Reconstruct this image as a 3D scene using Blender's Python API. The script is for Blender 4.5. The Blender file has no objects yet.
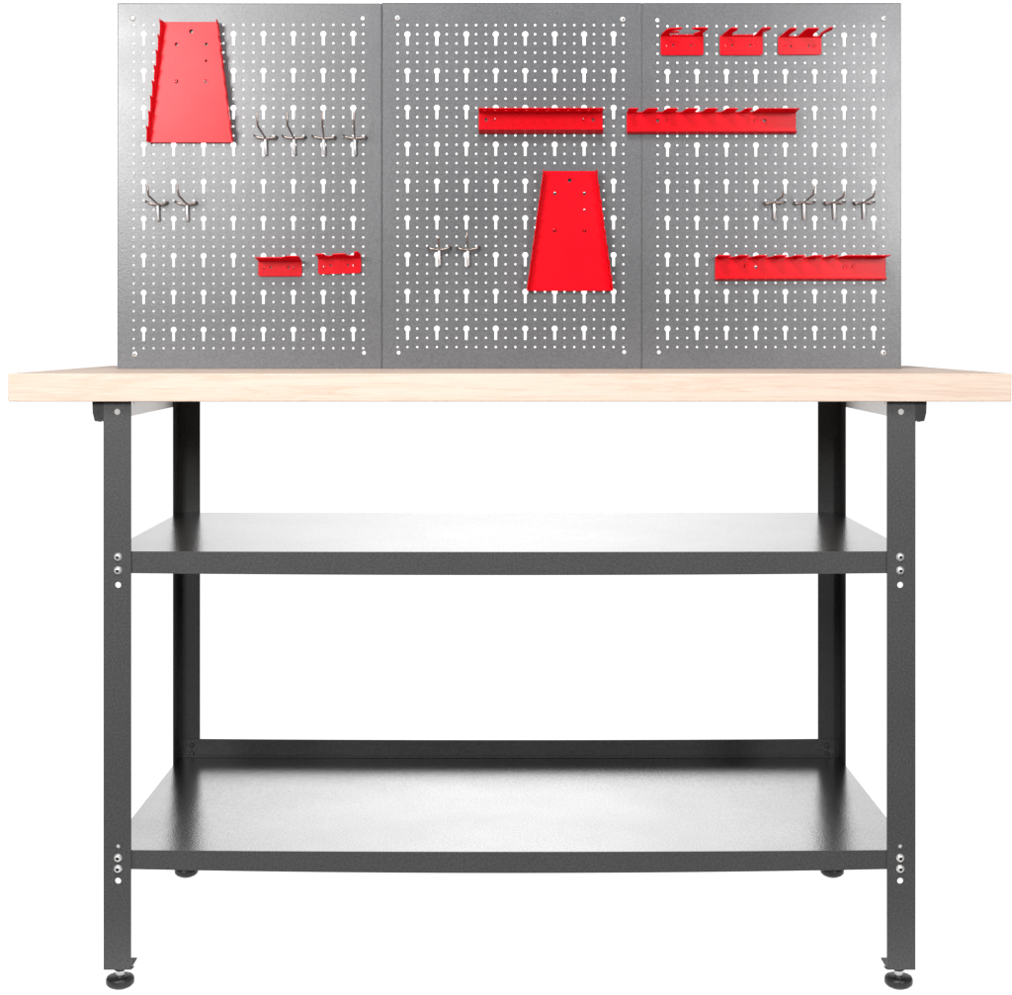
import bpy, bmesh, math, random
from mathutils import Vector, Matrix
from mathutils.geometry import delaunay_2d_cdt
random.seed(7)
R = math.radians
COL = bpy.context.scene.collection
S = 0.001371            # metres per photo pixel in the plane of the front legs (y = 0)
D = 2.30                # camera distance to that plane
CZ = 658 * S            # camera height
def k(y): return S * (1 + y / D)
def X(px, y=0.0): return (px - 509) * k(y)
def Z(py, y=0.0): return CZ - (py - 335) * k(y)

# ------------------------------------------------------------------ materials
def new_mat(name, base, rough=0.4, metal=0.0, spec=0.5):
    m = bpy.data.materials.new(name); m.use_nodes = True
    b = m.node_tree.nodes['Principled BSDF']
    b.inputs['Base Color'].default_value = (*base, 1)
    b.inputs['Roughness'].default_value = rough
    b.inputs['Metallic'].default_value = metal
    b.inputs['Specular IOR Level'].default_value = spec
    return m, m.node_tree, b
def noise(nt, scale, detail=2.0, vec=None, stretch=None, rough=0.5):
    n = nt.nodes.new('ShaderNodeTexNoise'); n.inputs['Scale'].default_value = scale
    n.inputs['Detail'].default_value = detail; n.inputs['Roughness'].default_value = rough
    g = nt.nodes.new('ShaderNodeNewGeometry')
    if stretch:
        mp = nt.nodes.new('ShaderNodeMapping'); mp.inputs['Scale'].default_value = stretch
        nt.links.new(g.outputs['Position'], mp.inputs[0]); nt.links.new(mp.outputs[0], n.inputs['Vector'])
    else: nt.links.new(g.outputs['Position'], n.inputs['Vector'])
    return n
def ramp(nt, src, stops):
    r = nt.nodes.new('ShaderNodeValToRGB'); nt.links.new(src, r.inputs[0])
    e = r.color_ramp.elements
    while len(e) < len(stops): e.new(0.5)
    for i, (p, c) in enumerate(stops): e[i].position = p; e[i].color = (*c, 1)
    return r
def bump(nt, src, b, strength, dist):
    bp = nt.nodes.new('ShaderNodeBump'); bp.inputs['Strength'].default_value = strength
    bp.inputs['Distance'].default_value = dist
    nt.links.new(src, bp.inputs['Height']); nt.links.new(bp.outputs[0], b.inputs['Normal'])
def mottled(name, c0, c1, rough, metal, spec, scale=330, bs=0.35, bd=0.0006, broad=0.05):
    m, nt, b = new_mat(name, c0, rough, metal, spec)
    n = noise(nt, scale, 3)
    r = ramp(nt, n.outputs['Fac'], [(0.34, c0), (0.66, c1)])
    lg = noise(nt, 5.5, 4, rough=0.62)
    lr = ramp(nt, lg.outputs['Fac'], [(0.3, (0.88, 0.88, 0.88)), (0.7, (1.0, 1.0, 1.0))])
    mx = nt.nodes.new('ShaderNodeMix'); mx.data_type = 'RGBA'; mx.blend_type = 'MULTIPLY'; mx.inputs[0].default_value = 1
    nt.links.new(r.outputs[0], mx.inputs[6]); nt.links.new(lr.outputs[0], mx.inputs[7])
    nt.links.new(mx.outputs[2], b.inputs['Base Color'])
    bump(nt, n.outputs['Fac'], b, bs, bd)
    # broad unevenness of the sheen
    w = noise(nt, 9, 2)
    mr = nt.nodes.new('ShaderNodeMapRange'); mr.inputs[3].default_value = rough - broad; mr.inputs[4].default_value = rough + broad
    nt.links.new(w.outputs['Fac'], mr.inputs[0]); nt.links.new(mr.outputs[0], b.inputs['Roughness'])
    return m
M = {}
M['board'] = mottled('grey_hammered_paint', (0.090, 0.092, 0.098), (0.134, 0.136, 0.142), 0.31, 0.0, 0.68, 420, 0.26, 0.0005)
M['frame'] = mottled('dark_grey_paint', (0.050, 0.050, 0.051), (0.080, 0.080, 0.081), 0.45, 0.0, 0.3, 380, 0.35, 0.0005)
M['black'] = mottled('black_plastic', (0.010, 0.010, 0.010), (0.022, 0.022, 0.022), 0.38, 0.0, 0.4, 200, 0.1, 0.0003)
M['shelf'] = mottled('brushed_zinc_sheet', (0.41, 0.41, 0.413), (0.53, 0.53, 0.533), 0.21, 1.0, 0.5, 400, 0.34, 0.0005, 0.015)
M['shelf'].node_tree.nodes['Principled BSDF'].inputs['Specular Tint'].default_value = (0.82, 0.82, 0.82, 1)
M['frame_shaded'] = mottled('dark_grey_paint_shaded', (0.022, 0.022, 0.022), (0.038, 0.038, 0.038), 0.45, 0.0, 0.3, 380, 0.35, 0.0005)  # same frame paint, with the shade on the rear parts put into its colour
M['red'] = mottled('red_powder_coat', (0.72, 0.0008, 0.008), (0.82, 0.0015, 0.012), 0.27, 0.0, 0.19, 300, 0.08, 0.0003)
M['zinc'] = mottled('bright_zinc_plating', (0.80, 0.79, 0.79), (0.92, 0.91, 0.90), 0.38, 0.65, 0.5, 250, 0.1, 0.0003)
M['nickel'] = mottled('warm_nickel_wire', (0.26, 0.21, 0.19), (0.44, 0.36, 0.33), 0.36, 0.9, 0.5, 300, 0.1, 0.0003)
def wood_mat():
    m, nt, b = new_mat('pale_beech_wood', (0.7, 0.55, 0.42), 0.55, 0, 0.18)
    n1 = noise(nt, 1.0, 6, stretch=(2.2, 16, 60), rough=0.6)
    n1.inputs['Distortion'].default_value = 0.9
    r1 = ramp(nt, n1.outputs['Fac'], [(0.30, (0.685, 0.54, 0.44)), (0.46, (0.705, 0.572, 0.480)), (0.50, (0.655, 0.505, 0.405)), (0.53, (0.71, 0.575, 0.482)), (0.75, (0.725, 0.595, 0.505))])
    n2 = noise(nt, 1.0, 3, stretch=(30, 150, 700))
    r2 = ramp(nt, n2.outputs['Fac'], [(0.3, (0.93, 0.91, 0.90)), (0.6, (1, 1, 1))])
    mx = nt.nodes.new('ShaderNodeMix'); mx.data_type = 'RGBA'; mx.blend_type = 'MULTIPLY'; mx.inputs[0].default_value = 1
    nt.links.new(r1.outputs[0], mx.inputs[6]); nt.links.new(r2.outputs[0], mx.inputs[7])
    nt.links.new(mx.outputs[2], b.inputs['Base Color'])
    bump(nt, n2.outputs['Fac'], b, 0.1, 0.0003)
    return m
M['wood'] = wood_mat()
def floor_mat():
    m, nt, b = new_mat('white_glowing_floor', (0.4, 0.4, 0.4), 0.9, 0, 0.0)
    n = noise(nt, 3, 2); r = ramp(nt, n.outputs['Fac'], [(0.3, (0.38, 0.38, 0.38)), (0.7, (0.42, 0.42, 0.42))])
    nt.links.new(r.outputs[0], b.inputs['Base Color'])
    b.inputs['Emission Color'].default_value = (1, 1, 1, 1); b.inputs['Emission Strength'].default_value = 1.0  # added self-glow keeps the floor white and washes out shadows
    return m
M['floor'] = floor_mat()

# ------------------------------------------------------------------ mesh helpers
class MB:
    def __init__(s): s.v = []; s.f = []; s.sm = []
    def add(s, vs, fs, smooth=False):
        o = len(s.v); s.v += [tuple(v) for v in vs]
        for f in fs: s.f.append(tuple(i + o for i in f)); s.sm.append(smooth)
        return s
    def box(s, x0, x1, y0, y1, z0, z1):
        vs = [(x, y, z) for x in (x0, x1) for y in (y0, y1) for z in (z0, z1)]
        return s.add(vs, [(0,1,3,2), (4,6,7,5), (0,4,5,1), (2,3,7,6), (0,2,6,4), (1,5,7,3)])
    def sheet(s, outline, holes, fr, t):
        """flat plate with real holes; fr(u, v, w) -> xyz, w runs 0..t through the thickness"""
        def ccw(lp):
            a = sum(lp[i][0] * lp[(i + 1) % len(lp)][1] - lp[(i + 1) % len(lp)][0] * lp[i][1] for i in range(len(lp)))
            return list(lp) if a > 0 else list(reversed(lp))
        loops = [ccw(outline)] + [ccw(h) for h in holes]
        pts, edges, faces = [], [], []
        for lp in loops:
            o = len(pts); pts += [Vector(p) for p in lp]
            faces.append([o + i for i in range(len(lp))])
        vo, eo, fo, ov, oe, of = delaunay_2d_cdt(pts, [], faces, 1, 1e-7)
        ok = [tuple(f) for f, src in zip(fo, of) if list(src) == [0]]
        n = len(vo)
        vs = [fr(p.x, p.y, 0) for p in vo] + [fr(p.x, p.y, t) for p in vo]
        fs = [tuple(reversed(f)) for f in ok] + [tuple(i + n for i in f) for f in ok]
        s.add(vs, fs)
        for li, lp in enumerate(loops):
            m = len(lp)
            vs = [fr(u, v, 0) for u, v in lp] + [fr(u, v, t) for u, v in lp]
            s.add(vs, [(i, (i + 1) % m, (i + 1) % m + m, i + m) for i in range(m)], smooth=li > 0 and m > 8)
        return s
    def tube(s, path, rad, n=10, cap=True):
        path = [Vector(p) for p in path]; rings = []
        prev = None
        for i, p in enumerate(path):
            a = path[max(i - 1, 0)]; b = path[min(i + 1, len(path) - 1)]
            d = (b - a).normalized()
            if prev is None:
                up = Vector((0, 0, 1)) if abs(d.z) < 0.9 else Vector((1, 0, 0))
                u = d.cross(up).normalized()
            else: u = (prev - d * prev.dot(d)).normalized()
            prev = u; w = d.cross(u)
            r = rad[i] if isinstance(rad, (list, tuple)) else rad
            rings.append([p + (u * math.cos(2 * math.pi * j / n) + w * math.sin(2 * math.pi * j / n)) * r for j in range(n)])
        vs = [v for rg in rings for v in rg]
        fs = [(i * n + j, i * n + (j + 1) % n, (i + 1) * n + (j + 1) % n, (i + 1) * n + j) for i in range(len(rings) - 1) for j in range(n)]
        s.add(vs, fs, True)
        if cap:
            s.add(rings[0], [tuple(range(n))]); s.add(rings[-1], [tuple(reversed(range(n)))])
        return s
    def lathe(s, prof, c, n=32, axis='z', ph=0.0):
        vs = []
        for r, h in prof:
            for j in range(n):
                a = 2 * math.pi * j / n + ph
                if axis == 'z': vs.append((c[0] + r * math.cos(a), c[1] + r * math.sin(a), c[2] + h))
                else: vs.append((c[0] + r * math.cos(a), c[1] - h, c[2] + r * math.sin(a)))
        m = len(prof)
        s.add(vs, [(i * n + j, i * n + (j + 1) % n, (i + 1) * n + (j + 1) % n, (i + 1) * n + j) for i in range(m - 1) for j in range(n)], n > 8)
        s.add(vs[:n], [tuple(range(n))]); s.add(vs[-n:], [tuple(range(n))])
        return s
    def build(s, name, mat, parent=None, bevel=0.0, origin=None, seg=2):
        me = bpy.data.meshes.new(name)
        o3 = Vector(origin) if origin else Vector((0, 0, 0))
        base = parent_loc(parent)
        me.from_pydata([Vector(v) - base - o3 for v in s.v], [], s.f)
        for p, q in zip(me.polygons, s.sm): p.use_smooth = q
        bm = bmesh.new(); bm.from_mesh(me)
        bmesh.ops.remove_doubles(bm, verts=bm.verts, dist=1e-6)
        bmesh.ops.recalc_face_normals(bm, faces=bm.faces)
        bm.to_mesh(me); bm.free()
        me.materials.append(mat)
        o = bpy.data.objects.new(name, me); COL.objects.link(o)
        if parent: o.parent = parent
        o.location = o3
        if bevel:
            b = o.modifiers.new('bevel', 'BEVEL'); b.width = bevel; b.segments = seg; b.limit_method = 'ANGLE'; b.angle_limit = R(50)
        return o
WORLDLOC = {}
def parent_loc(p):
    v = Vector((0, 0, 0))
    while p: v = v + p.location; p = p.parent
    return v
def thing(name, label, cat, loc, group=None):
    o = bpy.data.objects.new(name, None); COL.objects.link(o); o.location = loc
    o.empty_display_size = 0.05
    o['label'] = label; o['category'] = cat
    if group: o['group'] = group
    return o
def circ(cx, cz, r, n=12): return [(cx + r * math.cos(2 * math.pi * i / n), cz + r * math.sin(2 * math.pi * i / n)) for i in range(n)]
def tint(n): return n

# ------------------------------------------------------------------ setting
fl = MB().add([(-30, -0.14, 0), (30, -0.14, 0), (30, 60, 0), (-30, 60, 0)], [(0, 1, 2, 3)]).build('floor', M['floor'])
fl['kind'] = 'structure'

# ------------------------------------------------------------------ workbench
bench = thing('workbench', 'dark grey metal workbench with a thick pale wooden top and two sheet metal shelves', 'workbench', (0, 0.25, 0))
YT0, YT1 = -0.015, 0.575
ZT = Z(373.6, YT0); ZB = Z(401.6, YT0)
top = MB().box(X(8, YT0), X(1011.5, YT0), YT0, YT1, ZB, ZT).build('tabletop', M['wood'], bench, bevel=0.0012)
LY = 0.515                                       # rear face of the rear legs
TH = 0.002; LW = X(131) - X(103)
ZL = Z(970)                                      # lower end of the legs
def bolt(mb_parent, px, py, y=0.0, r=0.0056):
    c = (X(px, y), y, Z(py, y))
    b = MB().lathe([(r, -0.0005), (r, 0.0011), (r * 0.86, 0.0014), (r * 0.80, 0.0030), (r * 0.62, 0.0041), (r * 0.40, 0.0044)], c, 20, 'y').build('bolt', M['zinc'], mb_parent)
    MB().lathe([(r * 0.42, 0.0040), (r * 0.42, 0.0047)], c, 6, 'y', random.random()).build('socket', M['black'], b)
def leg(px0, px1, front):
    """L-section leg; px0 = outer edge in the front plane, px1 = inner edge"""
    sgn = 1 if px0 < 509 else -1
    xo, xi = X(px0), X(px1)
    holes = []
    cx = X(118 if sgn > 0 else 900.3)
    if front:
        for py, r in ((411.8, 0.0042), (585, 0.0042), (846.5, 0.0027), (881, 0.0042)):
            holes.append(circ(X(117 if sgn > 0 else 901.2) if py < 500 else cx, Z(py), r, 16))
    mb = MB()
    y0 = 0.0 if front else LY - TH
    a, b = sorted((xo, xi))
    outline = [(a, ZL), (b, ZL), (b, ZB), (a, ZB)]
    mb.sheet(outline, holes, lambda u, v, w: (u, y0 + w, v), TH)
    xs0, xs1 = sorted((xo, xo + sgn * TH))
    if front: mb.box(xs0, xs1, TH, 0.040, ZL, ZB)
    else: mb.box(xs0, xs1, LY - 0.040, LY - TH, ZL, ZB)
    # foot plate closing the lower end
    yc0, yc1 = (TH, 0.038) if front else (LY - 0.038, LY - TH)
    a2, b2 = sorted((xo + sgn * TH, xi))
    mb.box(a2, b2, yc0, yc1, ZL + 0.001, ZL + 0.003)
    lg = mb.build('leg', M['frame' if front else 'frame_shaded'], bench)
    # levelling foot
    fx = (xo + xi) / 2 + (-0.0005 if sgn > 0 else 0.0008); fy = 0.0195 if front else LY - 0.0195
    ft = MB().lathe([(0.0100, 0.0003), (0.0160, 0.0032), (0.0190, 0.0062), (0.0194, 0.0078), (0.0193, 0.0128), (0.0180, 0.0155), (0.0130, 0.0170), (0.0085, 0.0175), (0.0060, 0.0176)], (fx, fy, 0), 12 if False else 32).build('foot', M['black'], lg)
    MB().lathe([(0.0050, 0.016), (0.0050, 0.0178)] + [(0.0050 + (0.0010 if i % 2 else 0), 0.0178 + i * 0.0008) for i in range(16)], (fx, fy, 0), 16).build('threaded_stem', M['zinc'], ft)
    MB().lathe([(0.0068, ZL - 0.0078), (0.0094, ZL - 0.0050), (0.0092, ZL - 0.0002)], (fx, fy, 0), 6, 'z', 0.5).build('lock_nut', M['frame'], ft, bevel=0.0006)
    if front:
        # small bent tab at the foot of the leg
        MB().add([(xi - sgn * 0.003, 0.003, ZL), (xi + sgn * 0.0015, 0.003, ZL), (xi + sgn * 0.0046, 0.003, ZL + 0.0045), (xi + sgn * 0.0012, 0.003, ZL + 0.0030),
                  (xi - sgn * 0.003, 0.005, ZL), (xi + sgn * 0.0015, 0.005, ZL), (xi + sgn * 0.0046, 0.005, ZL + 0.0045), (xi + sgn * 0.0012, 0.005, ZL + 0.0030)],
                 [(0,1,2,3), (4,7,6,5), (0,4,5,1), (1,5,6,2), (2,6,7,3), (3,7,4,0)]).build('tab', M['frame'], lg)
        for py in (557, 570.5, 858, 868.8): bolt(lg, 118 if sgn > 0 else 900.2, py)
    return lg
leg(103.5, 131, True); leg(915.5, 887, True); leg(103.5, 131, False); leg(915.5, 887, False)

def shelf(pytop, pybot, sag_t, sag_b, upstand, label):
    x0, x1 = X(106.2), X(912.6)
    yF, yB = 0.0028, LY - 0.0028
    zt, zb = Z(pytop), Z(pybot)
    sh = thing_part = None
    N = 36
    def sweep(prof, xa, xb, sag=True):
        vs = []; m = len(prof)
        for i in range(N + 1):
            x = xa + (xb - xa) * i / N
            q = 1 - (x / X(887)) ** 2
            for (y, z, wgt) in prof:
                vs.append((x, y, z - q * wgt * 0.001))
        fs = [(i * m + j, i * m + (j + 1) % m, (i + 1) * m + (j + 1) % m, (i + 1) * m + j) for i in range(N) for j in range(m)]
        fs += [tuple(range(m)), tuple(N * m + j for j in range(m))]
        return MB().add(vs, fs)
    st, sb = sag_t, sag_b
    t = 0.0014
    panel = sweep([(yF + 0.0004, zt, st), (yB - 0.001, zt, st * 0.4), (yB - 0.001, zt - t, st * 0.4), (yF + 0.0004, zt - t, st)], x0, x1).build('shelf', M['shelf'], bench)
    panel['label'] = label
    sweep([(yF, zt + 0.0004, st), (yF + 0.0018, zt + 0.0004, st), (yF + 0.0018, zb, sb), (yF, zb, sb)], x0, x1).build('front_lip', M['frame'], panel, bevel=0.0003, seg=1)
    if upstand:
        zr = Z(738.6, LY)
        sweep([(yB - 0.0008, zr, 2.0), (yB + 0.0008, zr, 2.0), (yB + 0.0008, zt - 0.02, 2.0), (yB - 0.0008, zt - 0.02, 2.0)], x0, x1).build('rear_upstand', M['frame_shaded'], panel)
        sweep([(yB - 0.0009, zt + 0.0005, 1), (yB - 0.0028, zt + 0.0005, 1), (yB - 0.0028, zt + 0.0035, 1), (yB - 0.0009, zt + 0.0035, 1)], x0, x1).build('fold', M['frame_shaded'], panel)
        for px in (192.5, 826.5):
            for py in (745, 753):
                c = (X(px, LY), yB - 0.001, Z(py, LY))
                MB().lathe([(0.0035, 0), (0.0032, 0.0016), (0.0015, 0.0022)], c, 12, 'y').build('rivet', M['black'], panel)
    else:
        MB().box(x0, x1, yB - 0.0016, yB, zb, zt - t - 0.0002).build('rear_lip', M['frame'], panel)
    for sx, xx in ((1, x0), (-1, x1)):
        a, b = sorted((xx, xx + sx * 0.0014))
        MB().box(a, b, yF + 0.003, yB - 0.003, zb + 0.003, zt - t - 0.0003).build('side_lip', M['frame'], panel)
    return panel
shelf(552, 573.6, 0.8, 2.6, False, 'middle shelf, a thin bright sheet')
shelf(851.3, 870, 2.4, 5.4, True, 'bottom shelf with a raised dark back edge')

for sgn, px in ((-1, 103.5), (1, 915.5)):
    xo = X(px) + sgn * 0.0004
    a, b = sorted((xo, xo + sgn * 0.0016))
    zb = Z(422)
    def fr(u, v, w, a=a): return (a + w, u, v)
    holes = [circ(0.19, Z(408), 0.0025, 10)]
    rl = MB().sheet([(0.004, zb), (LY, zb), (LY, ZB - 0.0003), (0.004, ZB - 0.0003)], holes, fr, 0.0016).build('side_rail', M['zinc'], bench)
    f0, f1 = sorted((xo + sgn * 0.0018, xo + sgn * 0.0145))
    MB().box(f0, f1, 0.008, LY, ZB - 0.002, ZB - 0.0004).build('top_flange', M['frame'], rl)
    # dark end gusset outside the leg
    pts = [(X(px) + sgn * 0.0004, ZB - 0.0004), (X(px) + sgn * 0.0158, ZB - 0.0004), (X(px) + sgn * 0.0152, Z(413)), (X(px) + sgn * 0.0125, Z(421)), (X(px) + sgn * 0.0040, Z(422)), (X(px) + sgn * 0.0004, Z(420))]
    MB().sheet(pts, [], lambda u, v, w: (u, 0.0015 + w, v), 0.002).build('end_bracket', M['black'], rl)
    MB().box(*sorted((X(px) + sgn * 0.0080, X(px) + sgn * 0.0092)), 0.0036, 0.05, Z(420), ZB - 0.003).build('bracket_web', M['black'], rl)

# ------------------------------------------------------------------ pegboards
YP = 0.3136                                     # front face of the boards
def pegboard(px0, px1, pyt, gx0, gx1, gy0, gy1, extra, screws, label):
    pb = thing('pegboard', label, 'pegboard', (X((px0 + px1) / 2, YP), YP, ZT), 'pegboards standing side by side on the tabletop')
    kx = k(YP)
    ncol, nrow = 24, 36
    cp = (gx1 - gx0) / (ncol - 1); rp = (gy1 - gy0) / (nrow - 1)
    rd = 1.18 * kx
    holes = []
    for c in range(ncol):
        for r in range(nrow):
            key = c % 3 == 1 and r % 4 == 1
            if key:
                cx, cy = X(gx0 + c * cp, YP), Z(gy0 + r * rp, YP)
                R1, hw = 3.0 * kx, 1.4 * kx
                yb = Z(gy0 + (r + 1) * rp + 2.2, YP)
                a0 = math.acos(hw / R1)
                pts = []
                n = 14
                for i in range(n + 1):
                    a = -a0 + (math.pi + 2 * a0) * i / n
                    pts.append((cx + R1 * math.cos(a), cy + R1 * math.sin(a)))
                pts += [(cx - hw, yb + 0.6 * kx), (cx - hw * 0.6, yb), (cx + hw * 0.6, yb), (cx + hw, yb + 0.6 * kx)]
                holes.append(pts); continue
            if c % 3 == 1 and r % 4 == 2: continue
            holes.append(circ(X(gx0 + c * cp, YP), Z(gy0 + r * rp, YP), rd, 10))
    for (px, py) in extra: holes.append(circ(X(px, YP), Z(py, YP), 1.9 * kx, 12))
    x0, x1 = X(px0, YP), X(px1, YP); zt = Z(pyt, YP); zb = ZT + 0.0003
    mb = MB()
    e0 = 0.0013
    mb.sheet([(x0 + e0, zb), (x1 - e0, zb), (x1 - e0, zt - e0), (x0 + e0, zt - e0)], holes, lambda u, v, w: (u, YP + w, v), 0.0010)
    mb.build('perforated_panel', M['board'], pb)
    e = MB(); t = 0.0013; d0, d1 = YP, YP + 0.020
    for xa, xb in ((x0, x0 + t), (x1 - t, x1)):
        MB().box(xa, xb, d0, d1, zb, zt).build('folded_edge', M['board'], pb, bevel=0.0009)
    e = MB(); e.box(x0 + t, x1 - t, d0, d1, zt - t, zt); e.build('top_edge', M['board'], pb, bevel=0.0009)
    e = MB(); e.box(x0 + t, x1 - t, YP + 0.0012, d1, zb, zb + t); e.build('bottom_edge', M['board'], pb)
    for (px, py) in screws:
        c = (X(px, YP), YP, Z(py, YP)); r = 3.0 * kx
        s = MB().lathe([(r, 0), (r, 0.0006), (r * 0.8, 0.0016), (r * 0.4, 0.0021)], c, 18, 'y').build('screw', M['zinc'], pb)
        sl = MB(); q = r * 0.42; w = r * 0.13
        sl.box(c[0] - q, c[0] + q, YP - 0.0025, YP - 0.0018, c[2] - w, c[2] + w)
        sl.box(c[0] - w, c[0] + w, YP - 0.0026, YP - 0.0017, c[2] - q, c[2] + q)
        sl.build('cross_slot', M['black'], s)
    return pb
pegboard(117.3, 381.75, 3.0, 133.6, 363.2, 24.6, 348.2, [(362.6, 18.1), (364, 352.8)], [(132.6, 18.1), (134.8, 354.2)],
         'left grey perforated pegboard with the wrench holder in its upper left corner')
pegboard(381.95, 641.5, 2.4, 397.6, 623.4, 24.9, 347.0, [(398.6, 352.6), (624.2, 352.0)], [(397.4, 18.0), (622.8, 19.4)],
         'middle grey perforated pegboard with the tall red wrench holder at its lower right')
pegboard(641.7, 901.3, 2.6, 657.7, 883.6, 26.0, 347.0, [(657.4, 20.0), (658.9, 352.2)], [(884.4, 18.6), (883.6, 352.6)],
         'right grey perforated pegboard with three small red holders along its top')

# ------------------------------------------------------------------ red holders
YH = YP - 0.0004                                 # rear plane of things hung on the boards
def wrench_holder(cx, pyt, pyb, ht, hb, label):
    kx = k(YP)
    o = thing('wrench_holder', label, 'wrench holder', (X(cx, YP), YH, Z(pyb, YP)), 'tapered red wrench holders')
    t = 0.0016; Y1 = YH - 0.0060
    zt, zb = Z(pyt, YP), Z(pyb, YP); xc = X(cx, YP)
    HT, HB = ht * kx, hb * kx
    holes = [circ(xc + dx * kx, Z(pyt + dy, YP), r * kx, 12) for dx, dy, r in ((0, 9.5, 2.0), (-14.8, 22.5, 1.7), (14.8, 22.5, 1.7), (14.8, 38.9, 1.2), (-14.8, 59.5, 1.9), (14.8, 59.5, 1.9))]
    MB().sheet([(xc - HB, zb), (xc + HB, zb), (xc + HT, zt), (xc - HT, zt)], holes, lambda u, v, w: (u, Y1 + w, v), t).build('back_plate', M['red'], o, bevel=0.0004, seg=1)
    # flanges: u runs down the slanted side, v forward
    L = math.hypot(zt - zb, HB - HT); NT = 8; dep = 0.027
    for sg in (-1, 1):
        a = Vector((xc + sg * HT, Y1, zt)); b = Vector((xc + sg * HB, Y1, zb)); d = (b - a) / L
        prof = [(0, 0), (0, dep * 0.62)]
        seg = L / NT
        for i in range(NT):
            s0 = i * seg
            prof += [(s0 + seg * 0.08, dep * 0.50), (s0 + seg * 0.01, dep * 1.02), (s0 + seg * 0.10, dep * 1.0), (s0 + seg * 0.30, dep * 0.78), (s0 + seg * 0.62, dep * 0.66), (s0 + seg * 0.96, dep * 0.56)]
        prof += [(L, dep * 0.6), (L, 0)]
        nrm = Vector((-d.z, 0, d.x)) * sg
        def fr(u, v, w, a=a, d=d, sg=sg): return a + d * u + Vector((sg * w, -v + 0.0008, 0)) + Vector((sg * v * 0.05, 0, 0))
        MB().sheet(prof, [], fr, 0.0015).build('notched_side', M['red'], o, bevel=0.0004, seg=1)
        MB().box(*sorted((xc + sg * HT * 0.55, xc + sg * HT * 0.62)), Y1 + t, YP + 0.006, Z(pyt + 60, YP), Z(pyt + 54, YP)).build('hanging_tab', M['red'], o)
    return o
wrench_holder(192.0, 22.5, 143.0, 26.5, 41.5, 'tapered red wrench holder with notched sides on the left pegboard, bright pinkish sheen')
wrench_holder(569.5, 171.3, 291.0, 25.0, 41.5, 'tapered red wrench holder with notched sides on the middle pegboard, deep red face')

def rack(px0, px1, pyt, pyb, notches, holes_px, label, r_edge=False):
    kx = k(YP); t = 0.0015; dep = 0.036; Y1 = YH - 0.0035
    o = thing('tool_rack', label, 'tool rack', (X((px0 + px1) / 2, YP), YH, Z(pyb, YP)), 'long red tool racks')
    x0, x1 = X(px0, YP), X(px1, YP); zt, zb = Z(pyt, YP), Z(pyb, YP)
    holes = [circ(X(px, YP), Z(py, YP), r * kx, 12) for px, py, r in holes_px]
    MB().sheet([(x0, zb), (x1, zb), (x1, zt), (x0, zt)], holes, lambda u, v, w: (u, Y1 + w, v), t).build('back_plate', M['red'], o, bevel=0.0004, seg=1)
    # top shelf with slanted notches cut from its free edge
    out = [(x0, 0), (x0, dep * 0.95), (x0 + 0.002, dep)]
    if notches:
        for a, b in notches:
            xa, xb = X(a, YP), X(b, YP)
            out += [(xa - 0.0015, dep), (xa, dep * 0.9), (xa - 0.002, dep * 0.2), (xa - 0.0005, dep * 0.08), (xb - 0.0055, dep * 0.08), (xb - 0.0035, dep * 0.3), (xb - 0.0005, dep * 0.88), (xb + 0.002, dep)]
    out += [(x1 - 0.002, dep), (x1, dep * 0.95), (x1, 0)]
    rise = 0.04
    hol = []
    if not notches:
        n = 12
        for i in range(n): hol.append(circ(x0 + (x1 - x0) * (i + 0.6) / n, dep * 0.55, 0.0042, 12))
    MB().sheet(out, hol, lambda u, v, w: (u, Y1 + 0.0005 - v, zt - w + v * rise), t).build('top_flange', M['red'], o, bevel=0.0004, seg=1)
    ob = [(x0, 0), (x0, dep * 0.5), (x1, dep * 0.5), (x1, 0)]
    hb = []
    if notches: ob = [(x0, 0), (x0, dep * 0.30), (x1, dep * 0.30), (x1, 0)]
    MB().sheet(ob, hb, lambda u, v, w: (u, Y1 + 0.0005 - v, zb + w + v * 0.25), t).build('bottom_flange', M['red'], o, bevel=0.0004, seg=1)
    for (px, py, r) in holes_px:
        if r < 1.85: continue
        MB().box(X(px, YP) - 0.0014, X(px, YP) + 0.0034, Y1 + t - 0.0002, YP + 0.006, Z(py, YP) - 0.0034, Z(py, YP) + 0.0034).build('hanging_tab', M['red'], o)
    return o
rack(478.8, 602.6, 112.0, 134.0, [], [(486.2, 120, 1.5), (496.2, 120, 2.0), (584.4, 120, 2.0), (593, 120, 1.5)], 'short plain red tool rack with a row of small holes on the middle pegboard')
rack(626.6, 795.6, 112.2, 134.2, [(637, 645), (656.5, 664.5), (676, 684), (695.5, 703.5), (715.5, 723.5), (735, 742), (749.5, 755)],
     [(657.6, 120.8, 1.6), (667.2, 120.8, 2.0), (755.2, 120.8, 2.2), (764.2, 120.8, 1.6)], 'long notched red tool rack spanning the middle and right pegboards near the top')
rack(714.8, 885.2, 257.0, 280.6, [(728, 735.5), (746, 753.5), (764, 771.5), (783.5, 791), (801.5, 809), (819.5, 826.5), (834.5, 840.5)],
     [(745.6, 266, 1.9), (755.4, 267.2, 1.6), (844, 267, 2.2), (853, 266.6, 1.9)], 'long notched red tool rack low on the right pegboard')

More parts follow.
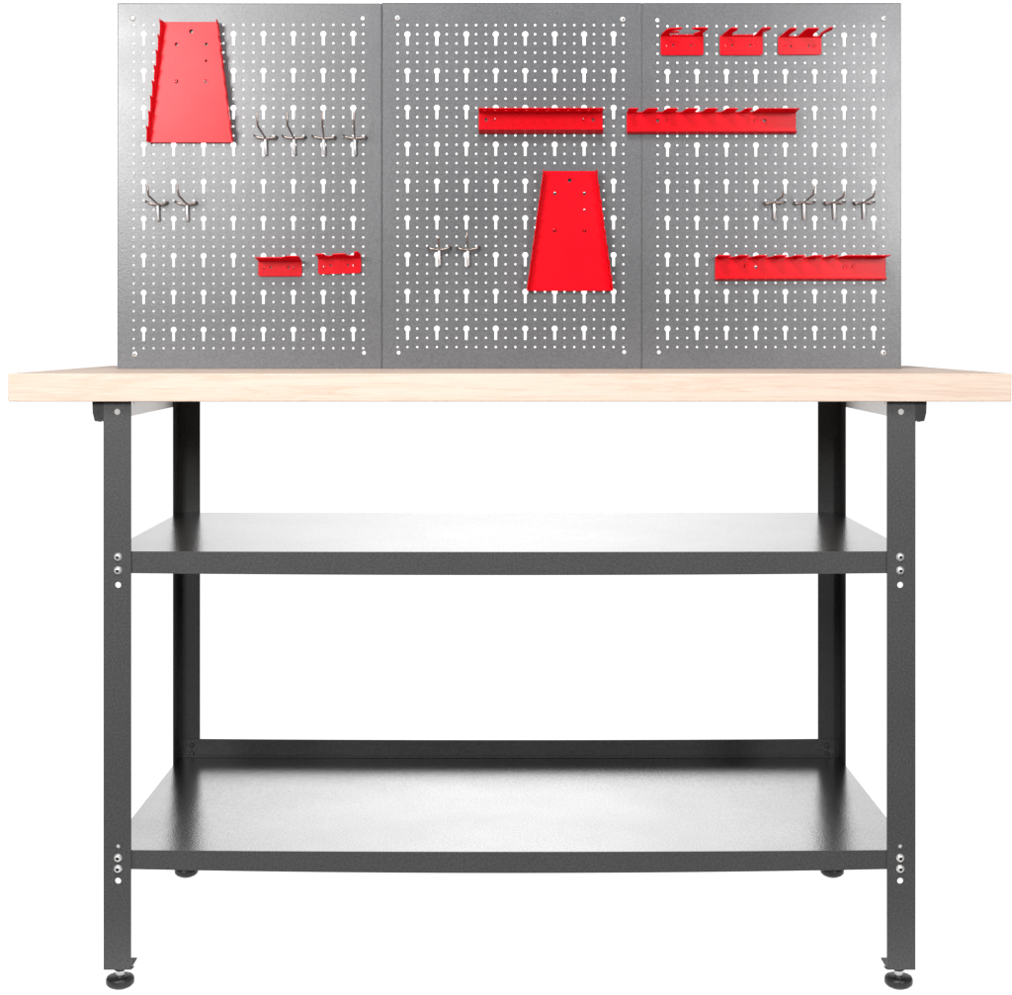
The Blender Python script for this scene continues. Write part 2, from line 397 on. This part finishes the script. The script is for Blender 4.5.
def small_holder(px0, px1, pyt, pyb, fingers, label, tilt=0.0, holes_dx=((7, 10), (12.6, 9.6), (30.5, 9.4), (36, 10)), dep=0.030, rise=0.0075):
    """fingers: outlines in photo pixels as they look from the camera; each lies in a sheet running forward and slightly up"""
    kx = k(YP); t = 0.0015; Y1 = YH - 0.0030
    o = thing('small_holder', label, 'tool holder', (X((px0 + px1) / 2, YP), YH, Z(pyb, YP)), 'small red tool holders')
    x0, x1 = X(px0, YP), X(px1, YP); zt, zb = Z(pyt, YP), Z(pyb, YP); c = 2.2 * kx
    H = [circ(X(px0 + dx, YP), Z(pyt + dy, YP), r * kx, 10) for (dx, dy), r in zip(holes_dx, (1.5, 1.1, 1.1, 1.5))]
    xm = (x0 + x1) / 2; zm = (zt + zb) / 2
    def tl(u, v): return v + (u - xm) * math.tan(tilt)
    MB().sheet([(x0, zb + c), (x0 + c * 0.3, zb + c * 0.3), (x0 + c, zb), (x1 - c, zb), (x1 - c * 0.3, zb + c * 0.3), (x1, zb + c), (x1, zt), (x0, zt)], H,
               lambda u, v, w: (u, Y1 + w, tl(u, v)), t).build('back_plate', M['red'], o, bevel=0.0004, seg=1)
    for q in (0, 3):
        hx, hz = X(px0 + holes_dx[q][0], YP), tl(X(px0 + holes_dx[q][0], YP), Z(pyt + holes_dx[q][1], YP))
        MB().box(hx - 0.0012, hx + 0.0034, Y1 + t - 0.0002, YP + 0.006, hz - 0.0030, hz + 0.0034).build('hanging_tab', M['red'], o)
    for f in fingers:
        # f: list of (px, q) with px measured at the board plane and q = 0..1 along the finger
        pts = [(X(px, YP), q) for px, q in f]
        MB().sheet(pts, [], lambda u, v, w: (u, Y1 + 0.0005 - v * dep, tl(u, zt) - w + v * rise), t).build('prong', M['red'], o)
    return o
G = 'top'
small_holder(660.5, 703.2, 36.0, 55.4, [
    [(660.5, 0), (660.9, 0.25), (664.5, 0.75), (668, 0.95), (680, 1.0), (680.2, 0.88), (673, 0.78), (670, 0.66), (678, 0.58), (678.2, 0.46), (668.5, 0.40), (670.5, 0.0)],
    [(692.0, 0), (693.2, 0.30), (698.5, 0.55), (698.0, 0.72), (690, 0.90), (690, 1.0), (704.6, 1.02), (705.8, 0.86), (701.8, 0.42), (703.2, 0)],
    [(670.5, 0), (670.5, 0.16), (692, 0.16), (692, 0)]],
    'small red holder with two curled prongs, leftmost at the top of the right pegboard')
small_holder(719.5, 762.5, 36.0, 55.4, [
    [(721.0, 0), (722.5, 0.22), (727, 0.86), (729, 1.0), (734.8, 1.0), (735.2, 0.82), (731.0, 0.40), (733, 0.0)],
    [(753.0, 0), (755.5, 0.36), (758.5, 0.90), (760, 1.04), (767.6, 1.04), (767.8, 0.84), (761.5, 0.5), (762.5, 0)],
    [(733, 0), (733, 0.16), (753, 0.16), (753, 0)]],
    'small red holder with two slanting prongs, middle one at the top of the right pegboard')
small_holder(777.8, 821.0, 37.0, 55.0, [
    [(779.0, 0), (780.5, 0.25), (785.6, 0.96), (787, 1.08), (792.6, 1.08), (793, 0.9), (788.0, 0.35), (788.8, 0.0)],
    [(797, 0), (798.0, 0.25), (802.3, 0.92), (804, 1.08), (814.6, 1.08), (815, 0.95), (811.8, 0.40), (812.6, 0)],
    [(818.4, 0), (818.8, 0.45), (824.6, 1.10), (826.2, 1.20), (828.6, 1.10), (828.2, 0.92), (821.6, 0.45), (821, 0)],
    [(788.8, 0), (788.8, 0.12), (797, 0.12), (797, 0)], [(812.6, 0), (812.6, 0.12), (818.4, 0.12), (818.4, 0)]],
    'small red holder with three slanting prongs, rightmost at the top of the right pegboard')
small_holder(258.6, 302.0, 260.4, 276.4, [
    [(258.6, 0), (258.6, 1.15), (260.5, 1.2), (285, 1.2), (290, 1.55), (292, 1.65), (301.5, 1.65), (303.0, 1.3), (302.0, 0)]],
    'small red holder with a solid flat top, left one low on the left pegboard', holes_dx=((6.5, 7.5), (12.5, 7), (30, 7), (36, 7.5)), rise=0.003)
small_holder(318.3, 361.2, 257.3, 273.8, [
    [(318.3, 0), (318.3, 1.2), (326.5, 1.2), (328, 0.6), (332.0, 0.5), (335.5, 1.1), (347, 1.15), (349.5, 0.5), (354.5, 0.5), (357.0, 1.45), (360.5, 1.55), (362.2, 0.9), (361.2, 0)]],
    'small red holder with a notched top, slightly crooked, right one low on the left pegboard', tilt=R(1.7), holes_dx=((6.5, 9), (12.5, 8), (30, 8), (36, 8.5)), rise=0.004)

# ------------------------------------------------------------------ wire hooks
def hook(cx, cy, bottom, tip, ends, label):
    kx = k(YP)
    o = thing('pegboard_hook', label, 'hook', (X(cx, YP), YP, Z(cy, YP)), 'metal pegboard hooks')
    P = lambda px, py, dy: Vector((X(px, YP - dy), YP - dy, Z(py, YP - dy)))
    yb = 0.0055
    (lx, ly), (rx, ry) = ends
    rw = 1.1 * kx
    # cross wire: ends bend back into the board
    path = [P(lx, ly, -0.006), P(lx, ly, 0.002), P(lx + 0.8, ly + 0.3, 0.0065), P(lx + 2.4, ly + 1.6, 0.0075), P(cx - 3.5, cy - 0.2, 0.007), P(cx, cy, yb + 0.001),
            P(cx + 3.5, cy - 0.2, 0.007), P(rx - 2.4, ry + 1.2, 0.0075), P(rx - 0.8, ry + 0.2, 0.0065), P(rx, ry, 0.002), P(rx, ry, -0.006)]
    MB().tube(path, rw, 10).build('cross_wire', M['nickel'], o)
    # flat stem hanging below
    MB().tube([P(cx, cy - 1.0, yb), P(cx, cy + 1.5, 0.0055), P(cx + 0.2, cy + 8, 0.0050), P(cx + 0.5, bottom - 0.6, 0.0046), P(cx + 0.5, bottom, 0.0046)], [rw * 1.0, rw * 1.5, rw * 1.5, rw * 1.45, rw * 1.0], 12).build('stem', M['zinc'], o)
    # prong reaching forward, its end turned up
    f = 0.074
    t1 = Vector((X(tip[0], YP - f), YP - f, Z(tip[1], YP - f)))
    b0 = P(cx, cy - 0.5, 0.006)
    el = b0.lerp(t1, 0.90); el.z = b0.z + (t1.z - b0.z) * 0.38; 
    e1 = b0.lerp(el, 0.93); e2 = el.lerp(t1, 0.18)
    MB().tube([b0, b0.lerp(el, 0.5), e1, el, e2, t1], [rw * 0.95] * 5 + [rw * 0.85], 10).build('prong', M['nickel'], o)
    return o
for (cx, tip, lab) in ((265.2, (256.8, 112.5), 'wire hook right beside the left wrench holder, first of the upper row of four'),
                       (293.8, (286.9, 112), 'second wire hook from the left in the upper row of four on the left pegboard'),
                       (323.6, (322.4, 111), 'third wire hook from the left in the upper row of four on the left pegboard'),
                       (354.6, (354.0, 112), 'rightmost wire hook of the upper row of four on the left pegboard')):
    hook(cx, 138.4, 155.0, tip, ((cx - 11.3, 135.4), (cx + 11.6, 136.6)), lab)
for (cx, tip, lab) in ((157.6, (147.4, 186.2), 'wire hook nearest the left edge of the left pegboard, below the wrench holder'),
                       (186.8, (177.6, 185.6), 'right one of the pair of wire hooks below the left wrench holder')):
    hook(cx, 204.6, 221.0, tip, ((cx - 11.6, 201.4), (cx + 9.6, 202.0)), lab)
for (cx, tip, lab) in ((439.0, (438.6, 236.2), 'left one of the pair of wire hooks on the middle pegboard, with the shorter prong'),
                       (467.8, (467.0, 231.8), 'right one of the pair of wire hooks on the middle pegboard, with the taller prong')):
    hook(cx, 249.8, 265.8, tip, ((cx - 10.8, 247.0), (cx + 11.6, 246.8)), lab)
for (cx, tip, lab) in ((774.3, (783.4, 191.6), 'leftmost wire hook of the four above the low red rack on the right pegboard'),
                       (804.1, (814.4, 186.2), 'second wire hook of the four on the right pegboard, with the longest raised prong'),
                       (834.4, (844.4, 191.6), 'third wire hook from the left of the four on the right pegboard'),
                       (863.9, (874.8, 190.8), 'rightmost wire hook, nearest the right edge of the right pegboard')):
    hook(cx, 202.8, 219.2, tip, ((cx - 9.9, 202.2), (cx + 10.6, 201.6)), lab)

# ------------------------------------------------------------------ world: white studio backdrop behind, dimmer room in front
sc = bpy.context.scene
w = bpy.data.worlds.new('World'); sc.world = w; w.use_nodes = True
nt = w.node_tree; nd = nt.nodes; bg = nd['Background']
tc = nd.new('ShaderNodeTexCoord'); sp = nd.new('ShaderNodeSeparateXYZ'); nt.links.new(tc.outputs['Generated'], sp.inputs[0])
def mrange(src, a, b, c, d):
    m = nd.new('ShaderNodeMapRange'); m.interpolation_type = 'SMOOTHSTEP'
    for i, v in zip((1, 2, 3, 4), (a, b, c, d)): m.inputs[i].default_value = v
    nt.links.new(src, m.inputs[0]); return m.outputs[0]
def mth(op, a, b=None):
    m = nd.new('ShaderNodeMath'); m.operation = op
    for i, v in enumerate((a, b)):
        if v is None: continue
        if isinstance(v, (int, float)): m.inputs[i].default_value = v
        else: nt.links.new(v, m.inputs[i])
    return m.outputs[0]
back = mrange(sp.outputs['Y'], 0.55, 0.93, 0.0, 1.0)
up = mrange(sp.outputs['Z'], 0.38, 0.64, 1.0, 0.25)
glow = mth('MULTIPLY', mrange(mth('ABSOLUTE', sp.outputs['X']), 0.0, 0.30, 1.35, 0.0), mrange(sp.outputs['Z'], 0.26, 0.52, 1.0, 0.0))
glow = mth('MULTIPLY', glow, mrange(sp.outputs['Z'], 0.06, 0.24, 0.20, 1.0))
val = mth('ADD', mth('MULTIPLY', mth('MULTIPLY', back, up), mth('ADD', glow, 1.0)), 0.10)
cmb = nd.new('ShaderNodeCombineColor')
for i in range(3): nt.links.new(val, cmb.inputs[i])
nt.links.new(cmb.outputs[0], bg.inputs['Color']); bg.inputs['Strength'].default_value = 1.0

# ------------------------------------------------------------------ softboxes
def area(name, loc, target, sx, sy, radiance, col=(1, 1, 1)):
    l = bpy.data.lights.new(name, 'AREA'); l.shape = 'RECTANGLE'; l.size = sx; l.size_y = sy
    l.energy = radiance * math.pi * sx * sy; l.color = col
    o = bpy.data.objects.new(name, l); COL.objects.link(o); o.location = loc
    o.rotation_euler = (Vector(target) - Vector(loc)).to_track_quat('-Z', 'Y').to_euler()
    return o
area('softbox_left', (-1.42, -2.75, 1.80), (-0.42, 0.3, 1.25), 0.85, 0.9, 32.0, (1, 0.99, 0.98))
area('softbox_right', (1.46, -2.75, 1.60), (0.5, 0.3, 1.2), 0.40, 0.75, 44.0)
area('softbox_top', (-0.25, -1.7, 2.9), (0, 0.3, 0.8), 1.3, 0.8, 19.0)

# ------------------------------------------------------------------ camera
cam = bpy.data.cameras.new('camera'); co = bpy.data.objects.new('camera', cam); COL.objects.link(co)
co.location = (0, -D, CZ); co.rotation_euler = (R(90), 0, 0)
cam.sensor_fit = 'HORIZONTAL'; cam.sensor_width = 36
cam.lens = 36 * (D / S) / 1012
cam.shift_x = -3 / 1012; cam.shift_y = -162.5 / 1012
cam.clip_start = 0.05; cam.clip_end = 300
sc.camera = co
sc.view_settings.view_transform = 'Standard'; sc.view_settings.look = 'None'; sc.view_settings.exposure = 0; sc.view_settings.gamma = 1
sc.render.engine = 'CYCLES'
